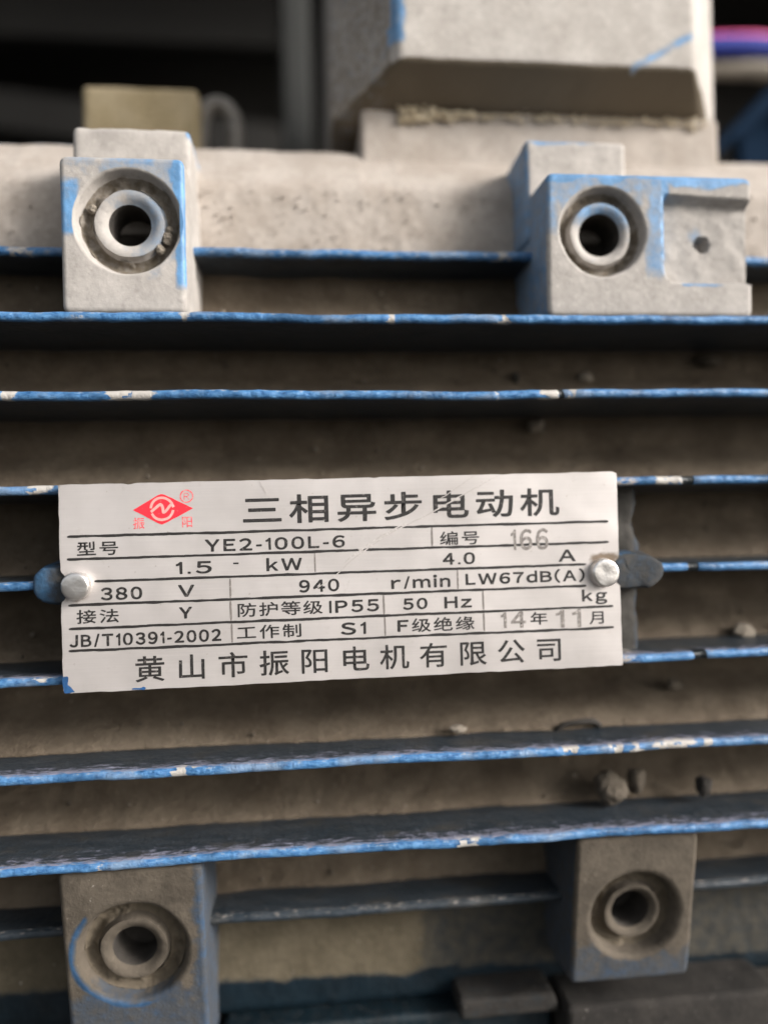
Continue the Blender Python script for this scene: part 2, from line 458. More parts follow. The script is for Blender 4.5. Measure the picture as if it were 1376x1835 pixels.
# cooling fins
chips = {3: [(-64, 6, .45), (-30, 2, .6), (10, 1.5, .7), (31.5, 1.6, .9), (-50, 5, .5)], 2: [(-61, 2, .9), (-40, 5, .95), (40, 2.2, .9), (44, 1.6, .9), (30, .8, .6)],
         -2: [(-32, 2.2, .9), (42, 1.8, .9), (52, 1.6, .8), (63, 8, 1.0)], -3: [(22.5, 3.2, 1.0), (-47, 1, .6), (70, 2, .5)], 1: [(64, 3, .75), (-57, 3, .7)], 0: [], -1: [(-57, 2, .6)], 4: [(35, 3, .7), (-64, 3, .6)], -4: [(-36, 1.5, .8)]}
blacks = {1: [(68.2, 1.5)], 0: [(68.6, 1.3)], -1: [(69.6, 1.4)], 2: [(42.3, .6)], -1: [(69.6, 1.4)]}
def make_fin(k):
    z0, yt = ZK[k], TIPY[k]
    yr = 30.0
    xs = np.arange(XA - 2, XB + 2, .55)
    hr, ht = 1.5, .84                                   # half thickness at root and tip
    prof = []                                            # (dy from tip, z offset, blue, dust)
    D = yr - yt
    for t in (1, .8, .62, .48, .36, .26, .18, .12, .08, .05): prof.append((D * t, ht + (hr - ht) * t, 0, .0))
    for a in np.linspace(0, 180, 11):
        a = math.radians(a)
        prof.append((.75 * (1 - math.sin(a)) + .02, ht * math.cos(a), 1, 0))
    for t in (.05, .08, .12, .18, .26, .36, .48, .62, .8, 1): prof.append((D * t, -(ht + (hr - ht) * t), 0, 0))
    P = np.array(prof); m = len(P)
    Xg, Jg = np.meshgrid(xs, np.arange(m), indexing='ij')
    Y = yt + P[Jg, 0]; Z = z0 + P[Jg, 1]
    V = np.stack([Xg, Y, Z], -1)
    line = np.stack([xs, np.full_like(xs, k * 31.0), np.zeros_like(xs)], -1)
    wav = fbm(line, .04, 3, 40) * .55 + fbm(line, .3, 2, 41) * .10
    dep = fbm(line, .05, 3, 50) * .45 + fbm(line, .5, 2, 51) * .12
    near = np.exp(-P[:, 0] / 5.0)
    V[..., 2] += wav[:, None] * (.35 + .65 * near[None])
    V[..., 1] += dep[:, None] * near[None]
    V[..., 2] += fbm(V, .3, 2, 60 + k) * .10
    V[..., 1] += vnoise(V, .6, 61 + k) * .07 * near[None]
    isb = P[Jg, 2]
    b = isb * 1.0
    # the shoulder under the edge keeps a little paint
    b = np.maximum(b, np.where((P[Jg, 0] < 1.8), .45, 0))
    dust = np.where((P[Jg, 1] > ht * .55) & (P[Jg, 0] < 2.2), .42, 0.0)
    pale = np.zeros_like(b); blk = np.zeros_like(b)
    for x, hw, a in chips.get(k, []):
        xj = Xg - x + vnoise(V, .55, 31) * (.5 + .5 * hw) + .6 * vnoise(V, 1.7, 33)
        g = a * np.exp(-(xj / hw) ** 2) * np.where(P[Jg, 0] < 1.6, 1, 0)
        pale = np.maximum(pale, g * (.55 + .45 * (vnoise(V, .9, 77) > -.35)))
        V[..., 1] += np.exp(-((Xg - x) / hw) ** 4) * near[None] * .25 * a
    for x, hw in blacks.get(k, []):
        blk = np.maximum(blk, .95 * np.exp(-((Xg - x - vnoise(V, .5, 5) * .5) / hw) ** 4) * np.where(P[Jg, 0] < 2.5, 1, 0))
        V[..., 1] += np.exp(-((Xg - x) / hw) ** 4) * near[None] * .5
    dust = np.maximum(dust, (fbm(V, .12, 3, 90 + k) > .28) * isb * .30)
    if k in (1, 0, -1):                                   # dusty grey where the fin runs in under the plate
        dust = np.maximum(dust, .62 * sm(60, 56, Xg) * (Xg > 40))
    if k == 4: dust = np.maximum(dust, .42 * isb)
    if k == -4: dust = np.maximum(dust, .10 * isb); b = b * .12
    if abs(k) == 4:                                       # the bosses interrupt this fin
        for xa, xb in (((-53, -29.9), (41.3, 84.9)) if k > 0 else ((-54, -28.9), (44.2, 68.8))): V[..., 1] += np.where((Xg > xa + 1) & (Xg < xb - 1) & (P[Jg, 0] < 14), 14, 0)
    glint = np.where((P[Jg, 1] > ht * .9) & (k < 0) & (k > -4), .66 * np.exp(-(P[Jg, 0] / 6.5) ** 2), 0)  # painted sparkle, fading inward from the fin edge
    V = V.reshape(-1, 3); F = []
    for i in range(len(xs) - 1):
        a = i * m
        F += [(a + j, a + m + j, a + m + j + 1, a + j + 1) for j in range(m - 1)]
    F += [tuple(range(m)), tuple((len(xs) - 1) * m + j for j in range(m - 1, -1, -1))]
    o = mk("cooling_fin", V, F, M_FIN, motor, attrs={"blue": b.ravel(), "dust": dust.ravel(), "pale": pale.ravel(), "black": blk.ravel(), "glint": glint.ravel()})
    fix_normals(o)
    return o
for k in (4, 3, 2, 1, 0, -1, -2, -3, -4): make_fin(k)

# bolt bosses
def boss(rect, hole, R1, R2, R3, yf, yb, tilt, mat, bluef, cham=0.6, groove=3.0, collar=1.2, rc=1.4, extra=None, seed=0, depth=10.5, label=None, bev=1.0):
    ang = np.linspace(-np.pi, np.pi, 420, endpoint=False); c = np.array(hole)
    poly = rr_poly(*rect, rc); rad = ray_poly(poly, c, ang)
    # inset outline for the bevel
    x0, x1, z0, z1 = rect
    rin = ray_poly(rr_poly(x0 + bev, x1 - bev, z0 + bev, z1 - bev, max(rc - bev, .25)), c, ang)
    ca, sa = np.cos(ang), np.sin(ang)
    rows = []; kinds = []
    def row(r, y, kd): rows.append(np.stack([c[0] + r * ca, np.full_like(ang, 0) + y, c[1] + r * sa], -1)); kinds.append(kd)
    for t in np.linspace(0, 1, 22): row(rad + .6 * (1 - t), yb + (yf + bev - yb) * t, 0)
    for a in (22, 45, 68): row(rin + (rad - rin) * math.cos(math.radians(a)), yf + bev * (1 - math.sin(math.radians(a))), 1)
    for t in np.linspace(0, 1, 44): row(rin + (R1 + cham - rin) * t, yf, 2)
    for a in (30, 60, 90): row(R1 + cham * (1 - math.sin(math.radians(a))), yf + cham * (1 - math.cos(math.radians(a))) * 1.0, 3)
    for t in np.linspace(.03, .97, 26): row(R1 - (R1 - R2) * t, yf + cham + (collar - cham) * t + groove * math.sin(math.pi * t) ** .6, 3 if t < .18 else (4 if t < .82 else 5))
    for t in np.linspace(0, 1, 8): row(R2 - (R2 - R3 - .1) * t, yf + collar + .12 * (1 - t) ** 4 + 1.0 * t ** 2.2, 6)
    for t in np.linspace(0, 1, 9): row(R3 - .25 * t, yf + collar + 1.1 + (depth - collar - .4) * t, 7)
    for t in np.linspace(.25, 1, 4): row((R3 - .25) * (1 - t * .97), yf + depth + 1.0 + 1.3 * t, 8)
    V, F = loft(rows, True)
    kd = np.repeat(np.array(kinds), len(ang)); kd = np.append(kd, 8)
    # casting unevenness
    V[:, 1] += np.where(kd >= 1, fbm(V, .13, 2, seed) * .22 + fbm(V, .9, 3, seed + 3) * .03, 0)
    wob = fbm(V * np.array((1, .3, 1)), .22, 3, seed + 8)
    cc = V - np.array((c[0], 0, c[1])); rr = np.hypot(cc[:, 0], cc[:, 2]) + 1e-9
    s_ = np.where((kd >= 3) & (kd < 7), wob * .32, np.where(kd == 0, fbm(V, .3, 2, seed + 4) * .18, 0))
    V[:, 0] += cc[:, 0] / rr * s_; V[:, 2] += cc[:, 2] / rr * s_
    # dirt lying in the lower right of the groove
    V[:, 1] -= np.where(kd == 4, np.clip(fbm(V, .5, 2, seed + 15) + .15, 0, 1) * 1.1, 0)
    if extra: V[:, 1] = np.where(kd == 2, V[:, 1] + extra(V), np.where(kd < 2, np.maximum(V[:, 1], yf + bev * 0 + extra(V) * (V[:, 0] > hole[0] + R1 + 1) * 1.0), V[:, 1]))
    V[:, 1] += -tilt * (V[:, 2] - (z0 + z1) / 2) * np.where(kd == 0, np.clip((yb - V[:, 1]) / (yb - yf), 0, 1), 1)
    bl = bluef(V, kd, rr)
    mi = []
    nr = len(ang)
    for j in range(len(rows) - 1): mi += [1 if kinds[j] >= 7 else 0] * nr
    mi += [1] * nr
    o = mk("mounting_boss", V, F, [mat, M_HOLE], motor, attrs={"blue": bl, "pale": np.where(kd == 1, .12, 0), "grime_shade": np.where((kd == 4), .62, np.where(kd == 3, .3, 0))}, mi=mi, sharp=48)
    fix_normals(o)
    if label: o["label"] = label
    return o

def b_ul(V, kd, rr):
    x, z = V[:, 0], V[:, 2]; n = fbm(V, .22, 3, 101) ; h = x + 41 + .9 * (z - 66)
    b = .42 * sm(-3, 9, h + n * 9)
    b = np.maximum(b, .95 * sm(-32.6, -31.2, x + n * .8) * sm(55, 57.5, z))
    b = np.maximum(b, .85 * sm(-33, -31.5, x + n * 1.5) * sm(76, 77.5, z + n * 2))
    b = np.maximum(b, .8 * sm(-48.8, -50.2, x + n * 1.2) * sm(65, 67, z) * sm(78, 75, z))
    b = np.maximum(b, .6 * sm(78.8, 80, z + n * 1.2) * sm(-44, -42, x) * sm(-34, -36, x))
    b = np.maximum(b, np.where((kd == 6), .14 + .34 * sm(-42, -35, x), 0))
    b = np.where((kd == 3) | (kd == 4), .0, b)
    b = np.where((kd == 0), .02, b)
    return b
boss((-53.0, -29.9, 51.3, 80.9), (-40.6, 68.7), 9.75, 6.45, 4.0, 5.0, 32, .03, M_BOSS, b_ul, seed=11, label="dusty boss with blue paint bared along its right edge")
def pocket(V):
    x, z = V[:, 0], V[:, 2]
    a = sm(65.6, 66.9, x + .25 * sm(64, 59, z) * 0)
    # rounded lower left corner
    dx = np.clip(69.5 - x, 0, None); dz = np.clip(61.8 - z, 0, None)
    corner = 1 - sm(3.0, 4.2, np.hypot(dx, dz))
    zz = sm(57.9, 58.9, z) * (1 - sm(75.0, 76.3, z + .05 * (x - 70)))
    p = a * zz * np.where((dx > 0) & (dz > 0), corner, 1)
    h = 1 - sm(1.35, 1.75, np.hypot(x - 75.3, z - 67.0))
    return p * (2.7 + .25 * fbm(V, .4, 2, 5)) + h * 3.0
def b_ur(V, kd, rr):
    x, z = V[:, 0], V[:, 2]; n = fbm(V, .22, 3, 131)
    b = .95 * sm(77.8, 79.0, z + n * 1.6)
    b = np.maximum(b, .62 * sm(61, 63, x + n * 2) * sm(67, 65.8, x) * sm(57, 62, z))
    b = np.maximum(b, .85 * sm(64.6, 65.6, x) * sm(67.6, 66.6, x) * sm(62, 64, z + n * 2))
    b = np.maximum(b, .55 * sm(72, 76, z + n * 4) * sm(66, 62, x))
    b = np.maximum(b, .6 * sm(45, 42.5, x) * sm(66, 70, z))
    b = np.maximum(b, .85 * np.exp(-((z - 58.0) / .55) ** 2) * sm(69, 70, x) * sm(80, 77, x))
    b = np.maximum(b, .5 * np.exp(-(np.hypot(x - 74, z - 68.5) / 2.4) ** 2))
    b = np.maximum(b, np.where(kd == 6, .12 + .5 * sm(67, 73, z), 0))
    b = np.where((kd == 3) | (kd == 4), 0, b)
    return np.where(kd == 0, np.where(x < 42.5, .6, 0.1), b)
boss((41.3, 84.9, 51.3, 80.1), (53.0, 68.4), 8.9, 6.3, 4.35, 5.0, 40, .03, M_BOSS, b_ur, extra=pocket, seed=23, label="wide dusty boss with a recessed pocket and small drilled hole")
def b_ll(V, kd, rr):
    x, z = V[:, 0], V[:, 2]; n = fbm(V, .22, 3, 151)
    b = .46 * sm(-74, -82, z + n * 5)
    b = np.maximum(b, .55 * sm(-32.5, -30, x + n * 2))
    b = np.maximum(b, np.where((kd >= 2) & (kd <= 3), .95 * np.exp(-((rr - 11.2 - n * .4) / .6) ** 2) * sm(-45, -48, x + (z + 69) * .6 + n * 3), 0))
    b = np.where(kd >= 4, 0, b)
    return np.where(kd == 0, .5, b)
boss((-55.3, -28.9, -108, -53.4), (-42.7, -71.0), 10.2, 6.3, 4.2, 10.0, 34, .20, M_DARK, b_ll, cham=1.1, groove=3.2, collar=1.7, seed=37, label="dark brown boss with a wide bolt seat")
def b_lr(V, kd, rr):
    x, z = V[:, 0], V[:, 2]; n = fbm(V, .22, 3, 171)
    b = .46 * sm(-74, -82, z + n * 5)
    b = np.where(kd >= 3, 0, b)
    return np.where(kd == 0, .45, b)
boss((44.4, 69.9, -86.0, -53.4), (57.5, -71.2), 9.1, 5.8, 4.1, 8.0, 32, .20, M_DARK, b_lr, cham=1.4, groove=3.2, collar=1.7, seed=41, label="dark brown boss beside the foot block")

# stepped blocks behind the upper bosses
def step_attr(lo, hi, zt):
    return lambda V: {"blue": np.where((V[:, 2] > zt - 1.2) & (V[:, 0] > lo) & (V[:, 0] < hi), .62, 0.0) + 0 * V[:, 0]}
def step_attr2(V):
    n = fbm(V, .25, 3, 5)
    return {"blue": np.maximum(.8 * sm(-31.4, -30.4, V[:, 0]) * sm(89.2, 90.4, V[:, 2]), 0)}
block("boss_step", -53.2, -30.0, 15, 44, 70, 91.6, M_BOSS, motor, bev=1.1, res=.9, rough=.3, attrf=step_attr2, seed=3)
def step_attr3(V):
    n = fbm(V, .25, 3, 5)
    return {"blue": np.maximum(.75 * sm(90.6, 91.6, V[:, 2] + n) * sm(60, 52, V[:, 0]), np.where(V[:, 0] < 41.2, .62, 0))}
block("boss_step", 40.4, 62.8, 15.5, 44, 70, 92.0, M_BOSS, motor, bev=1.1, res=.9, rough=.25, attrf=step_attr3, seed=4)
block("cast_lug", -62.8, -33.2, 60, 84, 88, 124.8, M_YEL, motor, bev=1.6, res=2, rough=.4, seed=5)
# lifting loop behind
LP = [(-35.5, 70, 92)] + [(-29.2 + 4.6 * math.cos(a), 70, 119.5 + 6.3 * math.sin(a)) for a in np.linspace(math.pi * .98, 0, 16)] + [(-24.2, 70, 92)]
tube("lifting_eye", spline(LP, 60), 2.3, M_HOOK, motor, n=22)

# unseen flange added past the right edge to shade the casting
an2 = np.linspace(0, 2 * np.pi, 120, endpoint=False)
def fl(x, s): return np.stack([np.full(120, x), 100 + 77 * s * np.cos(an2), -2 + 90 * s * np.sin(an2)], -1)
V, F = loft([fl(104, .5), fl(104, .985), fl(104.8, 1), fl(113, 1), fl(114, .985), fl(120, .9), fl(124, .5)], True, True)
o = mk("shade_flange", V, F, M_DARK, motor, attrs={"blue": np.full(len(V), .5)}, sharp=40); fix_normals(o)

# neck and terminal box
NY = 36.0
def neck_attr(V): return {"blue": 0 * V[:, 0]}
block("box_neck", 7.0, 95.8, NY, 110, 84, 108.6, M_DUST, motor, bev=1.0, res=1.3, rough=.3, seed=6)
FY = 24.0
bx0, bx1 = 14.6, 83.8
def box_loop(ins, y, zb, zt, r, n=200):
    x0, x1 = bx0 - ins, bx1 + ins
    P = rr_poly(x0, x1, zb, zt, r, 12)
    return P
def resample(P, n):
    Q = np.vstack([P, P[:1]]); d = np.r_[0, np.cumsum(np.hypot(*np.diff(Q, axis=0).T))]
    s = np.linspace(0, d[-1], n, endpoint=False)
    return np.stack([np.interp(s, d, Q[:, 0]), np.interp(s, d, Q[:, 1])], -1)
def bl(ins, y, zb, zt, r, n=520):
    P = resample(rr_poly(bx0 - ins, bx1 + ins, zb, zt, r, 14), n)
    return np.stack([P[:, 0], np.full(n, y), P[:, 1]], -1)
zb0, zb1 = 113.0, 105.6
ZT = 168.0
loops = [bl(12.8, 118, zb1, ZT + 12, 6)]
for t in np.linspace(0, 1, 12): loops.append(bl(14.5 - 1.5 * (1 - t), 118 - (118 - (FY + 19.5)) * t, zb1, ZT + 12, 6))
loops.append(bl(14.2, FY + 18.3, zb1 + .1, ZT + 11.6, 5.4))
for t in np.linspace(.06, 1, 22): loops.append(bl(14.0 * (1 - t) + .5 * t, FY + 17.4 * (1 - t) + .5 * t, zb1 + (zb0 - zb1) * t ** 1.0, ZT + 11.4 * (1 - t), 5.0 * (1 - t) + 1.0 * t))
loops.append(bl(-.1, FY + .02, zb0 + .5, ZT - .4, 1.2))
for t in np.linspace(0, .96, 46): 
    L = bl(-.9, FY - .25, zb0 + 1.3, ZT - 1.2, 1.2); c = L.mean(0); loops.append(c + (L - c) * (1 - t))
V, F = loft(loops, True, True)
V[:, 1] += fbm(V, .08, 3, 70) * .30 + fbm(V, .6, 3, 71) * .03
V[:, 0] += fbm(V, .2, 2, 72) * .2
V[:, 2] += fbm(V, .2, 2, 73) * .2
# a scrape to the paint across the upper right, and a bare left edge
def seg_d(V, a, b):
    a = np.array(a); b = np.array(b); P = V[:, [0, 2]]; t = np.clip(((P - a) @ (b - a)) / ((b - a) @ (b - a)), 0, 1)
    return np.hypot(*(P - (a + t[:, None] * (b - a))).T)
blu = .95 * np.exp(-(seg_d(V, (69.0, 113.4), (82.8, 121.3)) / .95) ** 4) * (V[:, 1] < FY + 3)
blu = blu * (.62 + .5 * fbm(V, .45, 3, 12)) * 1.1
blu = np.maximum(blu, .8 * sm(17.0, 15.6, V[:, 0] + fbm(V, .3, 3, 9) * .8) * (V[:, 1] < FY + 2) * sm(116, 118, V[:, 2]))
blu = np.maximum(blu, np.where((V[:, 0] < bx0 - 2), .18, 0))  # greyer left flank adds to its painted shade
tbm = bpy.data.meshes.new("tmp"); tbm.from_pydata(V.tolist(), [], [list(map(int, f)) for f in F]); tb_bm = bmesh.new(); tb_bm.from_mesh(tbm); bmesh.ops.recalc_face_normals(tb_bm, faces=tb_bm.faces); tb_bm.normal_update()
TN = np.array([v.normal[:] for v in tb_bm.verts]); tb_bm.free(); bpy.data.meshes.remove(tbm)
# shade painted on: underside and left flank turned darker brown
box_shade = np.maximum(.85 * sm(-.25, -.55, TN[:, 2]), .52 * sm(-.3, -.6, TN[:, 0]) * (V[:, 1] > FY + 1.5))
tb = mk("terminal_box", V, F, M_BOX, motor, attrs={"blue": blu, "grime_shade": box_shade}, sharp=42); fix_normals(tb)
tb["label"] = "dust covered terminal box with chamfered edges and a blue scrape"

# plate seat and rivet lugs
block("plate_seat", -50.5, 59.6, 7.5, 30, -19.5, 18.4, M_LUG, motor, bev=1.5, res=.8, rough=1.3, attrf=lambda V: {"blue": .05 + .35 * sm(57.8, 59.2, V[:, 0])}, seed=8)
def lug(cx, cz, sx, tail):
    loops = []
    an = np.linspace(0, 2 * np.pi, 72, endpoint=False)
    for y, s in ((30, 1.45), (20, 1.35), (10, 1.22), (4, 1.08), (1.6, 1.0), (1.0, .95), (.75, .86), (.7, .6), (.7, .3)):
        r = 4.0 * s; x = r * np.sign(np.cos(an)) * np.abs(np.cos(an)) ** .62; z = r * np.sign(np.sin(an)) * np.abs(np.sin(an)) ** .8
        tl = np.clip(x * sx / r, 0, 1); x = x + sx * tail * s * tl ** 2; z = np.sign(z) * np.minimum(np.abs(z), r * .86) * (1 - .2 * tl ** 2)
        loops.append(np.stack([cx + x, np.full_like(x, y), cz + z], -1))
    V, F = loft(loops, True)
    V += fbm(V, .35, 3, int(cx))[:, None] * np.array((.45, .35, .45)) + fbm(V, 1.2, 2, 8)[:, None] * .12
    b = np.full(len(V), .34) + .4 * (V[:, 0] < 0) * sm(-53, -56, V[:, 0]) + np.where((V[:, 2] > cz + 3.4) & (V[:, 1] < 4), .35, 0)
    o = mk("rivet_lug", V, F, M_LUG, motor, attrs={"blue": b}); fix_normals(o)
lug(-53.0, 0.2, -1, .9)
lug(55.0, -.3, 1, 3.2)

# ------------------------------------------------------------------ foot at the bottom
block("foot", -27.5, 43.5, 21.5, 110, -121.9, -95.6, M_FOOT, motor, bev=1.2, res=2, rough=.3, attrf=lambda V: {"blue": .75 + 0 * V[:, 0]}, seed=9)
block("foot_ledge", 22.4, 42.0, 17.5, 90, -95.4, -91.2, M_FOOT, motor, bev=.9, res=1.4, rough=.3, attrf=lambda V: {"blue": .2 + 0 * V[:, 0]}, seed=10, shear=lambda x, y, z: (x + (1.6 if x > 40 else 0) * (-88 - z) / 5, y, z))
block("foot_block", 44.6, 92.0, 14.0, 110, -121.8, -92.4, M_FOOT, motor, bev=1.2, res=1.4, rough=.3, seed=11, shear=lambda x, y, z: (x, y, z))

# ------------------------------------------------------------------ nameplate
TH = 0.0090077
W2, H2 = 52.5, 18.895
ct, st = math.cos(TH), math.sin(TH)
def plate_pt(u, v, y):
    u = np.asarray(u, float); v = np.asarray(v, float)
    return np.stack([u * ct - v * st, np.zeros_like(u) + y + bend(u, v), u * st + v * ct], -1)
def bend(u, v):                                           # the sheet is not quite flat
    return .10 * np.sin(u * .07 + 1) + .06 * np.sin(v * .21 + u * .03) - .28 * np.exp(-((u - 20) / 7) ** 2 - ((v - 19) / 5) ** 2) + .22 * np.exp(-((np.abs(u) - 50) / 4) ** 2 - (v / 5) ** 2)
def plate_outline():
    P = []
    def edge(a, b, k):
        for i in range(k): P.append((a[0] + (b[0] - a[0]) * i / k, a[1] + (b[1] - a[1]) * i / k))
    edge((-W2 + .3, H2), (W2 - .4, H2), 190); edge((W2, H2 - .4), (W2, 2.4), 30)
    for a in np.linspace(80, -80, 12): P.append((W2 + .1 - 1.5 * math.cos(math.radians(a)), -.6 + 2.6 * math.sin(math.radians(a))))
    edge((W2, -3.3), (W2, -H2 + .4), 30); edge((W2 - .4, -H2), (-W2 + .5, -H2), 190)
    edge((-W2, -H2 + .5), (-W2, -2.8), 30)
    for a in np.linspace(-80, 80, 12): P.append((-W2 - .1 + 1.3 * math.cos(math.radians(a)), .3 + 2.7 * math.sin(math.radians(a))))
    edge((-W2, 3.1), (-W2, H2 - .3), 30)
    P = np.array(P); q = np.stack([P[:, 0], P[:, 1], 0 * P[:, 0]], -1)
    P[:, 1] += vnoise(q, .5, 3) * .10; P[:, 0] += vnoise(q, .5, 4) * .07
    for x, d in ((-40, .25), (-12, .0), (5.2, .18), (-52.4, 0)): P[:, 1] -= np.where(P[:, 1] > 18, np.exp(-((P[:, 0] - x) / .7) ** 2) * d, 0)
    return P
PO = plate_outline()
def plate_mesh():
    nu, nv = 240, 84
    vs = np.linspace(-1, 1, nv); us = np.linspace(-1, 1, nu)
    Lf, Rt = PO[PO[:, 0] < -W2 + 2.2], PO[PO[:, 0] > W2 - 2.2]
    Lf = Lf[np.abs(Lf[:, 1]) < H2 - .15]; Rt = Rt[np.abs(Rt[:, 1]) < H2 - .15]
    Lf = Lf[np.argsort(Lf[:, 1])]; Rt = Rt[np.argsort(Rt[:, 1])]
    T = PO[PO[:, 1] > H2 - .6]; B = PO[PO[:, 1] < -H2 + .6]; T = T[np.argsort(T[:, 0])]; B = B[np.argsort(B[:, 0])]
    G = np.zeros((nv, nu, 2))
    for j, t in enumerate(vs):
        l = np.interp(t * H2, Lf[:, 1], Lf[:, 0]); q = np.interp(t * H2, Rt[:, 1], Rt[:, 0])
        u = l + (q - l) * (us + 1) / 2
        tb_ = np.interp(u, T[:, 0], T[:, 1]); bb_ = np.interp(u, B[:, 0], B[:, 1])
        G[j, :, 0] = u; G[j, :, 1] = np.where(t > 0, t * tb_, -t * bb_)
    V = plate_pt(G[..., 0].ravel(), G[..., 1].ravel(), 0.0)
    F = [(j * nu + i, j * nu + i + 1, (j + 1) * nu + i + 1, (j + 1) * nu + i) for j in range(nv - 1) for i in range(nu - 1)]
    rim = [i for i in range(nu)] + [j * nu + nu - 1 for j in range(1, nv)] + [(nv - 1) * nu + i for i in range(nu - 2, -1, -1)] + [j * nu for j in range(nv - 2, 0, -1)]
    last = rim
    for dy in (.12, .55):
        st_ = len(V); V = np.vstack([V, V[rim] + np.array((0, dy, 0))]); new = list(range(st_, st_ + len(rim))); m = len(rim)
        F += [(last[i], last[(i + 1) % m], new[(i + 1) % m], new[i]) for i in range(m)]; last = new
    F.append(tuple(last))
    return V, F
Vp, Fp = plate_mesh()
pu = Vp[:, 0] * ct + Vp[:, 2] * st; pv = -Vp[:, 0] * st + Vp[:, 2] * ct
pg = .75 * np.exp(-(np.hypot(pu + 50.2, pv - .2) / 3.4) ** 4) + .8 * np.exp(-(np.hypot(pu - 49.6, pv + .2) / 3.7) ** 4) + .55 * np.exp(-((pv - 2.3) / .8) ** 2) * sm(45.5, 48, pu)
pg = np.maximum(pg, .42 * np.exp(-((W2 - np.abs(pu)) / .5)) + .40 * np.exp(-((H2 - np.abs(pv)) / .4)))
plate = mk("nameplate", Vp, Fp, M_PLATE, motor, sharp=40, attrs={"grime_shade": pg})
fix_normals(plate)
plate["label"] = "riveted aluminium nameplate with black print and a red diamond emblem"

INK_Y = -.035
_tc = {}
def text_mesh(s, off=0.0, sp=1.0):
    key = (s, off, sp)
    if key in _tc: return _tc[key]
    cu = bpy.data.curves.new("tmp", 'FONT'); cu.body = s; cu.size = 1; cu.offset = off; cu.space_character = sp; cu.resolution_u = 6
    ob = bpy.data.objects.new("tmp", cu); C.objects.link(ob)
    dg = bpy.context.evaluated_depsgraph_get(); dg.update()
    me = bpy.data.meshes.new_from_object(ob.evaluated_get(dg))
    V = np.array([v.co[:2] for v in me.vertices]).reshape(-1, 2); F = [tuple(p.vertices) for p in me.polygons]
    bpy.data.objects.remove(ob); bpy.data.curves.remove(cu); bpy.data.meshes.remove(me)
    _tc[key] = (V, F); return V, F

def ink_obj(name, parts, mat, y=INK_Y, label=None):
    Vs, Fs, n = [], [], 0
    lv = []
    for q, (V, F) in enumerate(parts):
        Vs.append(V); Fs += [tuple(i + n for i in f) for f in F]; n += len(V); lv += [q % 2] * len(V) if name == "lettering" else [0] * len(V)
    U = np.concatenate(Vs); lv = np.array(lv)
    U = U + np.stack([vnoise(np.c_[U * 1.0, 0 * U[:, :1]], 1.3, 5), vnoise(np.c_[U, 0 * U[:, :1]], 1.3, 6)], -1) * .035
    o = mk(name, plate_pt(U[:, 0], U[:, 1], y) + np.outer(lv, (0, .004, 0)), Fs, mat, plate)
    me = o.data
    if len(me.polygons) and sum(p.normal.y * p.area for p in me.polygons) > 0: me.flip_normals()
    if label: o["label"] = label
    return o
def embolden(V, F, e, lift):
    """round strokes along the outline, so thin glyphs get the weight of the print"""
    cnt = {}
    for f in F:
        for i in range(len(f)):
            a, b = f[i], f[(i + 1) % len(f)]; k_ = (min(a, b), max(a, b)); cnt[k_] = cnt.get(k_, 0) + 1
    E_ = [k_ for k_, c in cnt.items() if c == 1]
    OV, OF = [], []; n = 0
    for a, b in E_:
        p, q = V[a], V[b]; d = q - p; L = np.hypot(*d)
        if L < 1e-6: continue
        t = d / L; m = np.array((-t[1], t[0]))
        P = [p + m * e, p - t * e * .5 + m * e * .86, p - t * e, p - t * e * .5 - m * e * .86, p - m * e, q - m * e, q + t * e * .5 - m * e * .86, q + t * e, q + t * e * .5 + m * e * .86, q + m * e]
        OV += P; OF.append(tuple(range(n, n + 10))); n += 10
    return np.array(OV), OF
def put(parts, mat, y, e, label):
    o = ink_obj("lettering", parts, mat, y, label)
    return o
def add_bold(parts, e):
    out = []
    for V, F in parts: out += [(V, F), embolden(V, F, e, 0)]
    return out
def cjk(s, u0, u1, v, ew, eh, mat=M_INK, e=.03, y=INK_Y):
    parts = []
    for i, ch in enumerate(s):
        V, F = text_mesh(ch)
        u = u0 + (u1 - u0) * (i / max(1, len(s) - 1))
        parts.append((np.stack([u + (V[:, 0] - .5 - .03) * ew, v + (V[:, 1] - .38) * eh], -1), F))
    return put(add_bold(parts, e), mat, y, e, "print reading " + s)
HV, _ = text_mesh(chr(0xFF28)); CAP = HV[:, 1].max() - HV[:, 1].min(); B0 = HV[:, 1].min()
def poly_glyph(ch):
    if ch == '1': return np.array([(.17, 0), (.255, 0), (.255, 1), (.19, 1), (.10, .86), (0, .80), (0, .71), (.10, .745), (.17, .80)]), [(0, 1, 8), (8, 1, 2, 3), (8, 3, 4, 7), (7, 4, 5, 6)]
    if ch == 'I': return np.array([(0, 0), (.09, 0), (.09, 1), (0, 1)]), [(0, 1, 2, 3)]
    if ch == '-': return np.array([(0, .33), (.30, .33), (.30, .42), (0, .42)]), [(0, 1, 2, 3)]
    if ch == '.': return np.array([(0, 0), (.10, 0), (.10, .10), (0, .10)]), [(0, 1, 2, 3)]
    if ch == '/': return np.array([(0, -.03), (.08, -.03), (.36, 1.03), (.28, 1.03)]), [(0, 1, 2, 3)]
    V, F = text_mesh(chr(ord(ch) + 0xFEE0)); V = V.copy()
    V[:, 0] -= V[:, 0].min(); V[:, 1] -= B0; V /= CAP
    return V, F
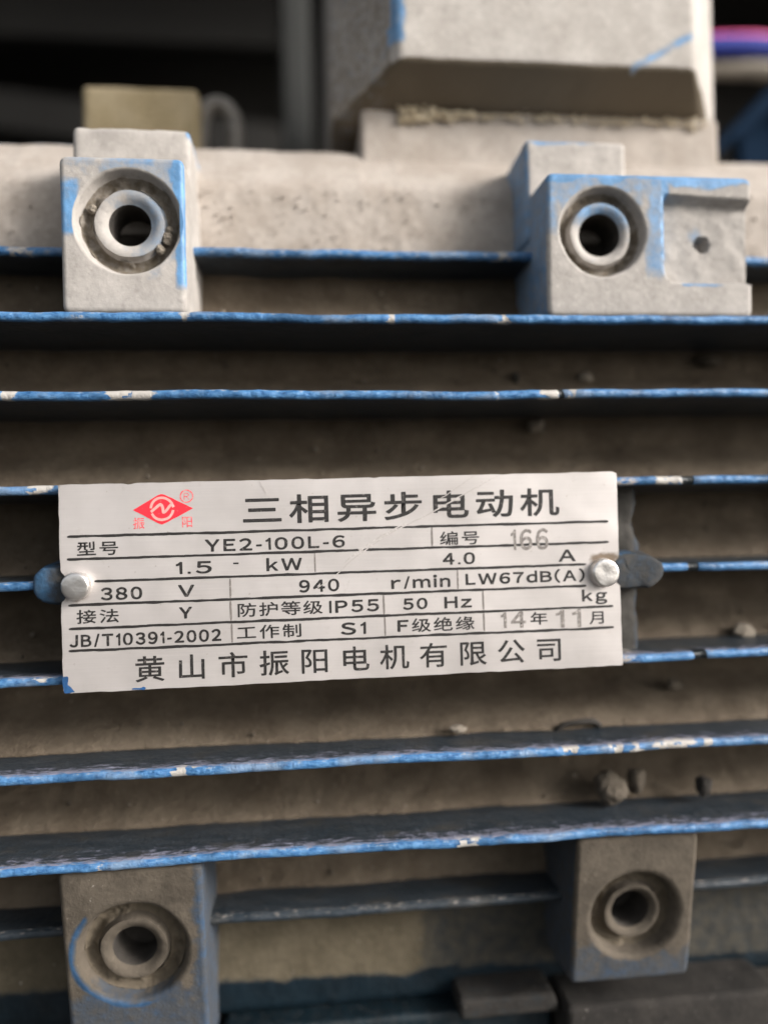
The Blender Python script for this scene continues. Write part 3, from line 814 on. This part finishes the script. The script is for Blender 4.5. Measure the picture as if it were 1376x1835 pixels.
def latin(s, x0, x1, v, cap, mat=M_INK, e=.10, y=INK_Y, gap=.30):
    G = [poly_glyph(c) for c in s]
    if any(c.islower() for c in s): gap *= .9
    W = sum(g[0][:, 0].max() for g in G) + gap * (len(s) - 1)
    k_ = (x1 - x0 - 2 * e) / W; x = x0 + e; parts = []
    for V, F in G:
        parts.append((np.stack([x + V[:, 0] * k_, v + (V[:, 1] - .5) * (cap - 2 * e)], -1), F)); x += (V[:, 0].max() + gap) * k_
    return put(add_bold(parts, e), mat, y, e, "print reading " + s)
cjk("三相异步电动机", -15.78, 37.16, 13.35, 7.9, 5.6, e=.115)
for a in (("型号", -47.68, -43.73, 7.16, 3.64, 2.74), ("编号", 19.21, 23.34, 6.90, 3.79, 2.77), ("接法", -47.98, -43.94, -5.17, 3.64, 2.63),
          ("防护等级", -19.27, -7.04, -5.14, 3.81, 2.70), ("工作制", -19.44, -11.01, -9.31, 3.80, 2.69), ("级绝缘", 13.32, 21.72, -9.39, 3.87, 2.75),
          ("年", 36.18, 36.18, -9.08, 3.64, 2.58), ("月", 47.88, 47.88, -9.37, 3.59, 2.71)): cjk(*a, e=.045)
cjk("黄山市振阳电机有限公司", -36.96, 38.08, -15.15, 5.7, 4.95, e=.06)
for a in (("YE2-100L-6", -26.63, -0.83, 6.99, 2.29), ("1.5", -31.98, -25.52, 3.06, 2.26), ("kW", -15.56, -8.93, 3.04, 2.29), ("4.0", 17.68, 23.97, 2.97, 2.24),
          ("A", 40.36, 43.82, 2.82, 2.38), ("380", -45.47, -38.09, -1.20, 2.29), ("V", -31.69, -28.77, -1.15, 2.21), ("940", -9.63, -2.12, -1.16, 2.30),
          ("r/min", 7.70, 19.06, -1.22, 2.25), ("LW67dB(A)", 21.99, 45.48, -1.08, 2.15), ("Y", -31.64, -29.28, -5.19, 2.15), ("IP55", -4.13, 5.24, -5.24, 2.31),
          ("50", 9.81, 14.52, -5.30, 2.11), ("Hz", 17.74, 23.05, -5.32, 2.23), ("kg", 44.78, 49.83, -5.12, 2.17), ("JB/T10391-2002", -51.21, -24.13, -9.53, 2.24),
          ("S1", -2.10, 2.68, -9.43, 2.30), ("F", 8.62, 10.75, -9.37, 2.21)): latin(*a)
for a in (("166", 31.08, 38.48, 6.2, 4.0), ("14", 28.59, 33.53, -9.13, 3.1), ("11", 39.37, 44.43, -9.33, 3.5)): latin(*a, mat=M_STAMP, e=.11, y=-.05)

def strip(pts, wd):
    pts = np.array(pts, float); V = []; F = []
    for i, p in enumerate(pts):
        t = pts[min(i + 1, len(pts) - 1)] - pts[max(i - 1, 0)]; t = t / np.linalg.norm(t); nn = np.array((-t[1], t[0]))
        wi = wd[i] if hasattr(wd, '__len__') else wd
        V += [p + nn * wi / 2, p - nn * wi / 2]
        if i: F.append((2 * i - 2, 2 * i - 1, 2 * i + 1, 2 * i))
    return np.array(V), F
def rule(a, b, wd, mat, wob=.07):
    k = max(6, int(math.dist(a, b) / .5)); t = np.linspace(0, 1, k)
    P = np.array(a) + (np.array(b) - np.array(a)) * t[:, None]
    q = np.c_[P * .5, np.full(k, a[1] * 3)]
    ww = wd * (1 + .28 * vnoise(q, 1, 3))
    ww[0] *= .6; ww[-1] *= .6
    nn = vnoise(q, .5, 9) * wob
    if abs(b[0] - a[0]) > abs(b[1] - a[1]): P[:, 1] += nn
    else: P[:, 0] += nn
    return ink_obj("ruled_line", [strip(P, ww)], mat)
for a, b in (((-51.15, 9.44), (50.57, 9.22)), ((-51.25, 5.29), (50.54, 5.19)), ((-46.54, 1.17), (45.89, 1.01)), ((-51.25, -3.0), (45.74, -3.16)), ((-51.26, -7.25), (50.99, -7.33)), ((-51.36, -11.28), (50.96, -11.45))):
    rule(a, b, .47, M_RULE)
rl = [9.33, 5.24, 1.09, -3.08, -7.29, -11.36]
for x, i in ((15.77, 0), (-6.54, 1), (-22.27, 2), (20.48, 2), (-22.28, 3), (6.19, 3), (25.28, 3), (-22.2, 4), (6.28, 4), (25.31, 4)):
    rule((x, rl[i] - .28), (x, rl[i + 1] + .28), .34, M_THIN, .03)
ink_obj("printed_dash", [strip([(-21.6, 3.56), (-20.6, 3.54)], .3)], M_INK)

# red emblem
def ring_strip(c, r, wd, a0=0, a1=360, k=48, sy=1.0):
    a = np.radians(np.linspace(a0, a1, k)); return strip(np.stack([c[0] + r * np.cos(a), c[1] + r * sy * np.sin(a)], -1), wd)
dm = np.array([(-39.4, 13.98), (-34.75, 16.62), (-34.2, 16.80), (-33.65, 16.62), (-28.6, 14.0), (-33.7, 11.36), (-34.25, 11.16), (-34.8, 11.36)])
# subdivided fan so it follows the sheet
k = 10; V = [np.array((-34.2, 14.0))]; F = []
den = resample(dm, 96)
for j in range(1, k + 1): V += list(V[0] + (den - V[0]) * j / k)
for i in range(96):
    F.append((0, 1 + i, 1 + (i + 1) % 96))
    for j in range(k - 1):
        a = 1 + j * 96; F.append((a + i, a + 96 + i, a + 96 + (i + 1) % 96, a + (i + 1) % 96))
ink_obj("emblem", [(np.array(V), F)], M_RED, -.045)
ink_obj("emblem_line", [ring_strip((-34.2, 14.05), 2.02, .46, 22, 176, 40), ring_strip((-34.2, 14.05), 2.02, .46, 205, 352, 40),
        strip(spline([(-36.2, 13.5), (-35.2, 14.35), (-34.45, 14.85), (-34.1, 14.2), (-33.95, 13.35), (-33.3, 13.9), (-32.55, 14.75), (-32.1, 14.3)], 40), .50)], M_LOGO, -.075)
V_, F_ = text_mesh(chr(0xFF32))
b0, b1 = V_.min(0), V_.max(0)
ink_obj("registered_mark", [ring_strip((-29.75, 16.25), 1.12, .24, 0, 360, 40), ((V_ - (b0 + b1) / 2) / (b1 - b0) * np.array((1.0, 1.25)) + np.array((-29.75, 16.25)), F_)], M_REDF)
cjk("振", -38.36, -38.36, 11.51, 2.15, 2.2, M_REDF, .03)
cjk("阳", -29.68, -29.68, 11.53, 2.15, 2.2, M_REDF, .03)

# scratches, blue overspray on the corner, chips
sc_parts = []
for pts, wd in (([(28.9, 18.7), (23.5, 15.9), (15, 11.5), (8, 8.3), (1.4, 4.1), (-3.2, .2)], .34), ([(24.2, 18.7), (20.5, 16.3), (17.0, 14.1)], .24), ([(10.5, 10.0), (4.2, 6.6), (-1.0, 3.0)], .42), ([(-4.2, -.4), (-7.0, -2.0)], .2), ([(1.6, 5.6), (2.6, 5.2)], .5), ([(-16.5, 18.6), (-15.4, 17.0), (-15.3, 16.4)], .2)):
    P = spline(pts, 40); P[:, 1] += vnoise(np.c_[P, 0 * P[:, :1]], .8, 2) * .12
    sc_parts.append(strip(P, .72 * wd * (.45 + .55 * np.abs(np.sin(np.linspace(.15, 3.0, 40))))))
ink_obj("scratch", sc_parts, M_SCR, -.10)
def blob(pts):
    P = resample(np.array(pts, float), 40); P = P + np.stack([vnoise(np.c_[P, 0 * P[:, :1]], 1.1, 2), vnoise(np.c_[P, 0 * P[:, :1]], 1.1, 3)], -1) * .2
    c = P.mean(0); return np.vstack([P, c]), [(i, (i + 1) % 40, 40) for i in range(40)]
ink_obj("paint_smear", [blob([(-52.45, -15.9), (-51.6, -16.0), (-51.5, -17.3), (-50.9, -18.0), (-50.4, -18.75), (-52.4, -18.85)]), blob([(-40.4, -18.6), (-38.6, -18.3), (-37.8, -18.6), (-38.2, -18.85), (-40.2, -18.88)])], M_PBLUE, -.06)

# rivets
def rivet(u, v, r, hgt, lean):
    an = np.linspace(0, 2 * np.pi, 56, endpoint=False); loops = []
    for dy, s in ((.4, 1.05), (.1, 1.05), (0, 1.0), (-hgt * .35, 1.0), (-hgt * .75, .99), (-hgt * .9, .96), (-hgt * .97, .90), (-hgt, .80), (-hgt * 1.02, .5), (-hgt * 1.03, .2)):
        P = plate_pt(u + r * s * np.cos(an) - lean[0] * dy, v + r * s * np.sin(an) - lean[1] * dy, 0.0)
        P[:, 1] = P[:, 1].mean() + dy; loops.append(P)
    V, F = loft(loops, True)
    V += fbm(V, .6, 2, int(u))[:, None] * .09
    o = mk("rivet", V, F, M_RIVET, plate, sharp=50); fix_normals(o)
rivet(-49.6, .55, 2.55, 2.6, (.08, .0))
rivet(49.2, -.72, 2.75, 1.9, (.0, .0))

# ------------------------------------------------------------------ things round the motor
def cable(name, y, z, dz, r, mat, label, cat="cable"):
    P = spline([(60, y + 10, z - 6), (105, y + 4, z - 1), (140, y, z), (165, y, z + dz), (200, y + 6, z + dz * 2.5), (290, y + 40, z - 12)], 60)
    o = tube(name, P, r, mat, None, 24); tag(o, label, cat); return o
cable("cable", 122, 183.2, 1.2, 1.7, M_PINK, "thin pink cable running behind the terminal box")
cable("cable", 120, 179.0, .6, 3.5, M_NAVY, "dark blue cable just under the pink one")
gp = spline([(60, 135, 172), (120, 128, 173.2), (150, 124, 173.6), (170, 120, 170), (195, 118, 160), (225, 118, 135), (240, 120, 60)], 60)
tag(tube("conduit", gp, 3.3, M_GREY, None, 24), "dusty grey conduit curving down below the blue cable", "conduit")

br = thing("machine_bracket", "dark blue angled steel bracket behind the right end of the motor", "bracket", (160, 132, 100))
def prism(name, poly, y0, y1, mat, parent):
    P = np.array(poly, float); k = len(P)
    V = np.vstack([np.c_[P[:, 0], np.full(k, y0), P[:, 1]], np.c_[P[:, 0], np.full(k, y1), P[:, 1]]])
    F = [tuple(range(k)), tuple(range(2 * k - 1, k - 1, -1))] + [(i, i + k, (i + 1) % k + k, (i + 1) % k) for i in range(k)]
    o = mk(name, V, F, mat, parent, sharp=30); fix_normals(o)
    md = o.modifiers.new("bevel", 'BEVEL'); md.width = .0008; md.segments = 2
    return o
prism("diagonal_arm", [(138.5, 137.5), (141, 143.2), (182, 183.5), (190, 178)], 120, 127, M_BBLUE, br)
prism("side_plate", [(155.5, 151), (176, 172), (215, 172), (215, 60), (156.8, 60), (155.6, 126)], 127.5, 134, M_BBLUE, br)

# clods of dirt lying between the fins
def clod(x, y, z, r, mat, label, seed, sq=(1, .8, .8)):
    bm = bmesh.new(); bmesh.ops.create_icosphere(bm, subdivisions=4, radius=1)
    V = np.array([v.co[:] for v in bm.verts]); F = [[v.index for v in f.verts] for f in bm.faces]; bm.free()
    d = 1 + fbm(V + seed, 1.1, 4, seed) * .55 + vnoise(V, 4.0, seed) * .10
    V = V * d[:, None] * r * np.array(sq) + np.array((x, y, z))
    o = mk("dirt_clod", V, F, mat, None); tag(o, label, "clod", "clods of dirt caught between the fins"); return o
def ground_y(x, z):                                       # depth of the dirt sheet there
    i = int(np.argmin(np.abs(np.array([p[0] for p in prof[8:-6]]) - z))) + 8
    return prof[i][1]
def U(px, py, Y):
    d0 = np.array(R) @ np.array([(px - 688) / 1431, 1, -(py - 917.5) / 1431]); c = np.array((-9.478, -150.298, 10.148))
    t = (Y - c[1]) / d0[1]; return c + t * d0
CL = [(960, 762, 24, 1.9, M_CLOD, "pale round clod below the second fin, above the right of the nameplate", (1, .8, .8)),
      (1268, 648, 25, 2.2, M_CLODD, "dull lumpy clod under the top full fin near the right edge", (1.3, .8, .7)),
      (1092, 1412, 13, 3.1, M_CLODD, "largest crumbly clod on the lower fins above the dark brown boss", (1, .9, .95)),
      (1141, 1400, 13.5, 2.2, M_CLODD, "rounded clod touching the largest clod on its right", (.9, .8, 1.1)),
      (1330, 1131, 16, 2.0, M_CLOD, "pale clod in the valley right of the nameplate", (1.1, .8, .8)),
      (1260, 1410, 13, 1.7, M_SOOT, "small dark clod right of the clod pair", (.9, .8, 1.2)),
      (820, 1306, 11, 1.3, M_CLOD, "small pale clod just below the nameplate, right of its middle", (1.3, .8, .7)),
      (1206, 1228, 20, 1.5, M_CLODD, "brown clod below the lower right corner of the nameplate", (1.3, .8, .9)),
      (1190, 1147, 21, 1.1, M_CLOD, "tiny pale clod beside the right rivet lug's lower side", (1.2, .8, .8)),
      (925, 676, 25, 1.0, M_SOOT, "small black clod above the second fin, right of centre", (.7, .7, 1.3)),
      (1047, 676, 25, 1.4, M_CLOD, "small grey clod right of the black one above the second fin", (1.2, .8, .8))]
for i, (px, py_, Y, r, m, lab, sq) in enumerate(CL):
    p = U(px, py_, Y + r * .35); clod(p[0], p[1], p[2], r, m, lab, 200 + i, sq)
# black curled crust
p = U(1035, 1303, 12)
P = spline([(p[0] - 4.6, p[1] + 1, p[2] - .9), (p[0] - 3, p[1], p[2] + .6), (p[0], p[1] - .6, p[2] + 1.1), (p[0] + 3.4, p[1], p[2] + .8), (p[0] + 5, p[1] + 1, p[2] - .4)], 40)
o = tube("crust_flake", P, .6, M_SOOT, None, 14, .3); tag(o, "black curled crust flake lying on the fin below the nameplate", "flake")

# crumbs in the groove of the upper left boss
for i, (px, py_, r) in enumerate(((300, 428, 1.0), (287, 447, .95), (304, 412, .7), (166, 376, .9))):
    p = U(px, py_, 7.2); c_ = clod(p[0], p[1], p[2], r, M_CLOD, ("upper crumb of the three in the bolt seat of the left boss", "lowest crumb of the three in the bolt seat of the left boss", "topmost small crumb in the bolt seat of the left boss", "crumb at the left rim of the bolt seat of the left boss")[i], 300 + i, (1, .8, 1))
    c_["group"] = "crumbs in the left bolt seat"; c_["category"] = "crumb"

# loose grit: nobody could count it
def grit(name, pts, sizes, mat):
    base = np.array([(1, 0, -.7), (-1, 0, -.7), (0, 1, .7), (0, -1, .7), (.3, .2, 1.1), (-.2, -.9, -.8)])
    Fb = [(0, 2, 4), (2, 1, 4), (1, 3, 4), (3, 0, 4), (0, 5, 1), (0, 3, 5), (3, 1, 5), (0, 1, 2)]
    Vs, Fs = [], []
    for i, (p, s) in enumerate(zip(pts, sizes)):
        q = base * s * (1 + rng.uniform(-.35, .35, base.shape)); a = rng.uniform(0, 6.28); c, d = math.cos(a), math.sin(a)
        q = q @ np.array([(c, 0, -d), (0, 1, 0), (d, 0, c)]); Vs.append(q + p); Fs += [tuple(j + 6 * i for j in f) for f in Fb]
    o = mk(name, np.concatenate(Vs), Fs, mat, None); fix_normals(o); o.data.polygons.foreach_set("use_smooth", [False] * len(o.data.polygons))
    return tag(o, kind="stuff")
pts, sz = [], []
vals = [(ZK[k], ZK[k - 1]) for k in (4, 3, 2, 1, 0, -1, -2, -3)]
for _ in range(1100):
    a, b = vals[rng.integers(len(vals))]; z = a - 2 + (b - a + 4) * rng.uniform(0.05, 1); x = rng.uniform(-72, 105)
    pts.append((x, ground_y(x, z) - .6, z)); sz.append(.10 + .5 * rng.random() ** 6)
grit("grit", pts[:800], sz[:800], M_CLODD)
grit("grit", pts[800:], [s * 1.05 for s in sz[800:]], M_CLOD)
pts = [(rng.uniform(-70, 100), 25.6 + rng.uniform(-.2, .2), rng.uniform(69, 85)) for _ in range(520)]
grit("grit", pts, [.12 + .28 * rng.random() ** 3 for _ in pts], M_DUST)
# sandy ridge along the joint of the terminal box
pts, sz = [], []
for x in np.arange(16, 92, .28):
    h = .9 + .7 * vnoise(np.array((x, 0, 0)), .35, 4) + .8 * math.exp(-((x - 20) / 8) ** 2)
    for _ in range(4 if x < 34 else rng.integers(0, 4)):
        pts.append((x + rng.uniform(-.3, .3), NY - .35 - rng.random() * 1.0, 106.9 + rng.uniform(-1.2, 1) * max(.35, h))); sz.append((.25 + .45 * rng.random() ** 2) * (1.25 if x < 34 else .8))
grit("sand_deposit", pts, sz, M_SAND)
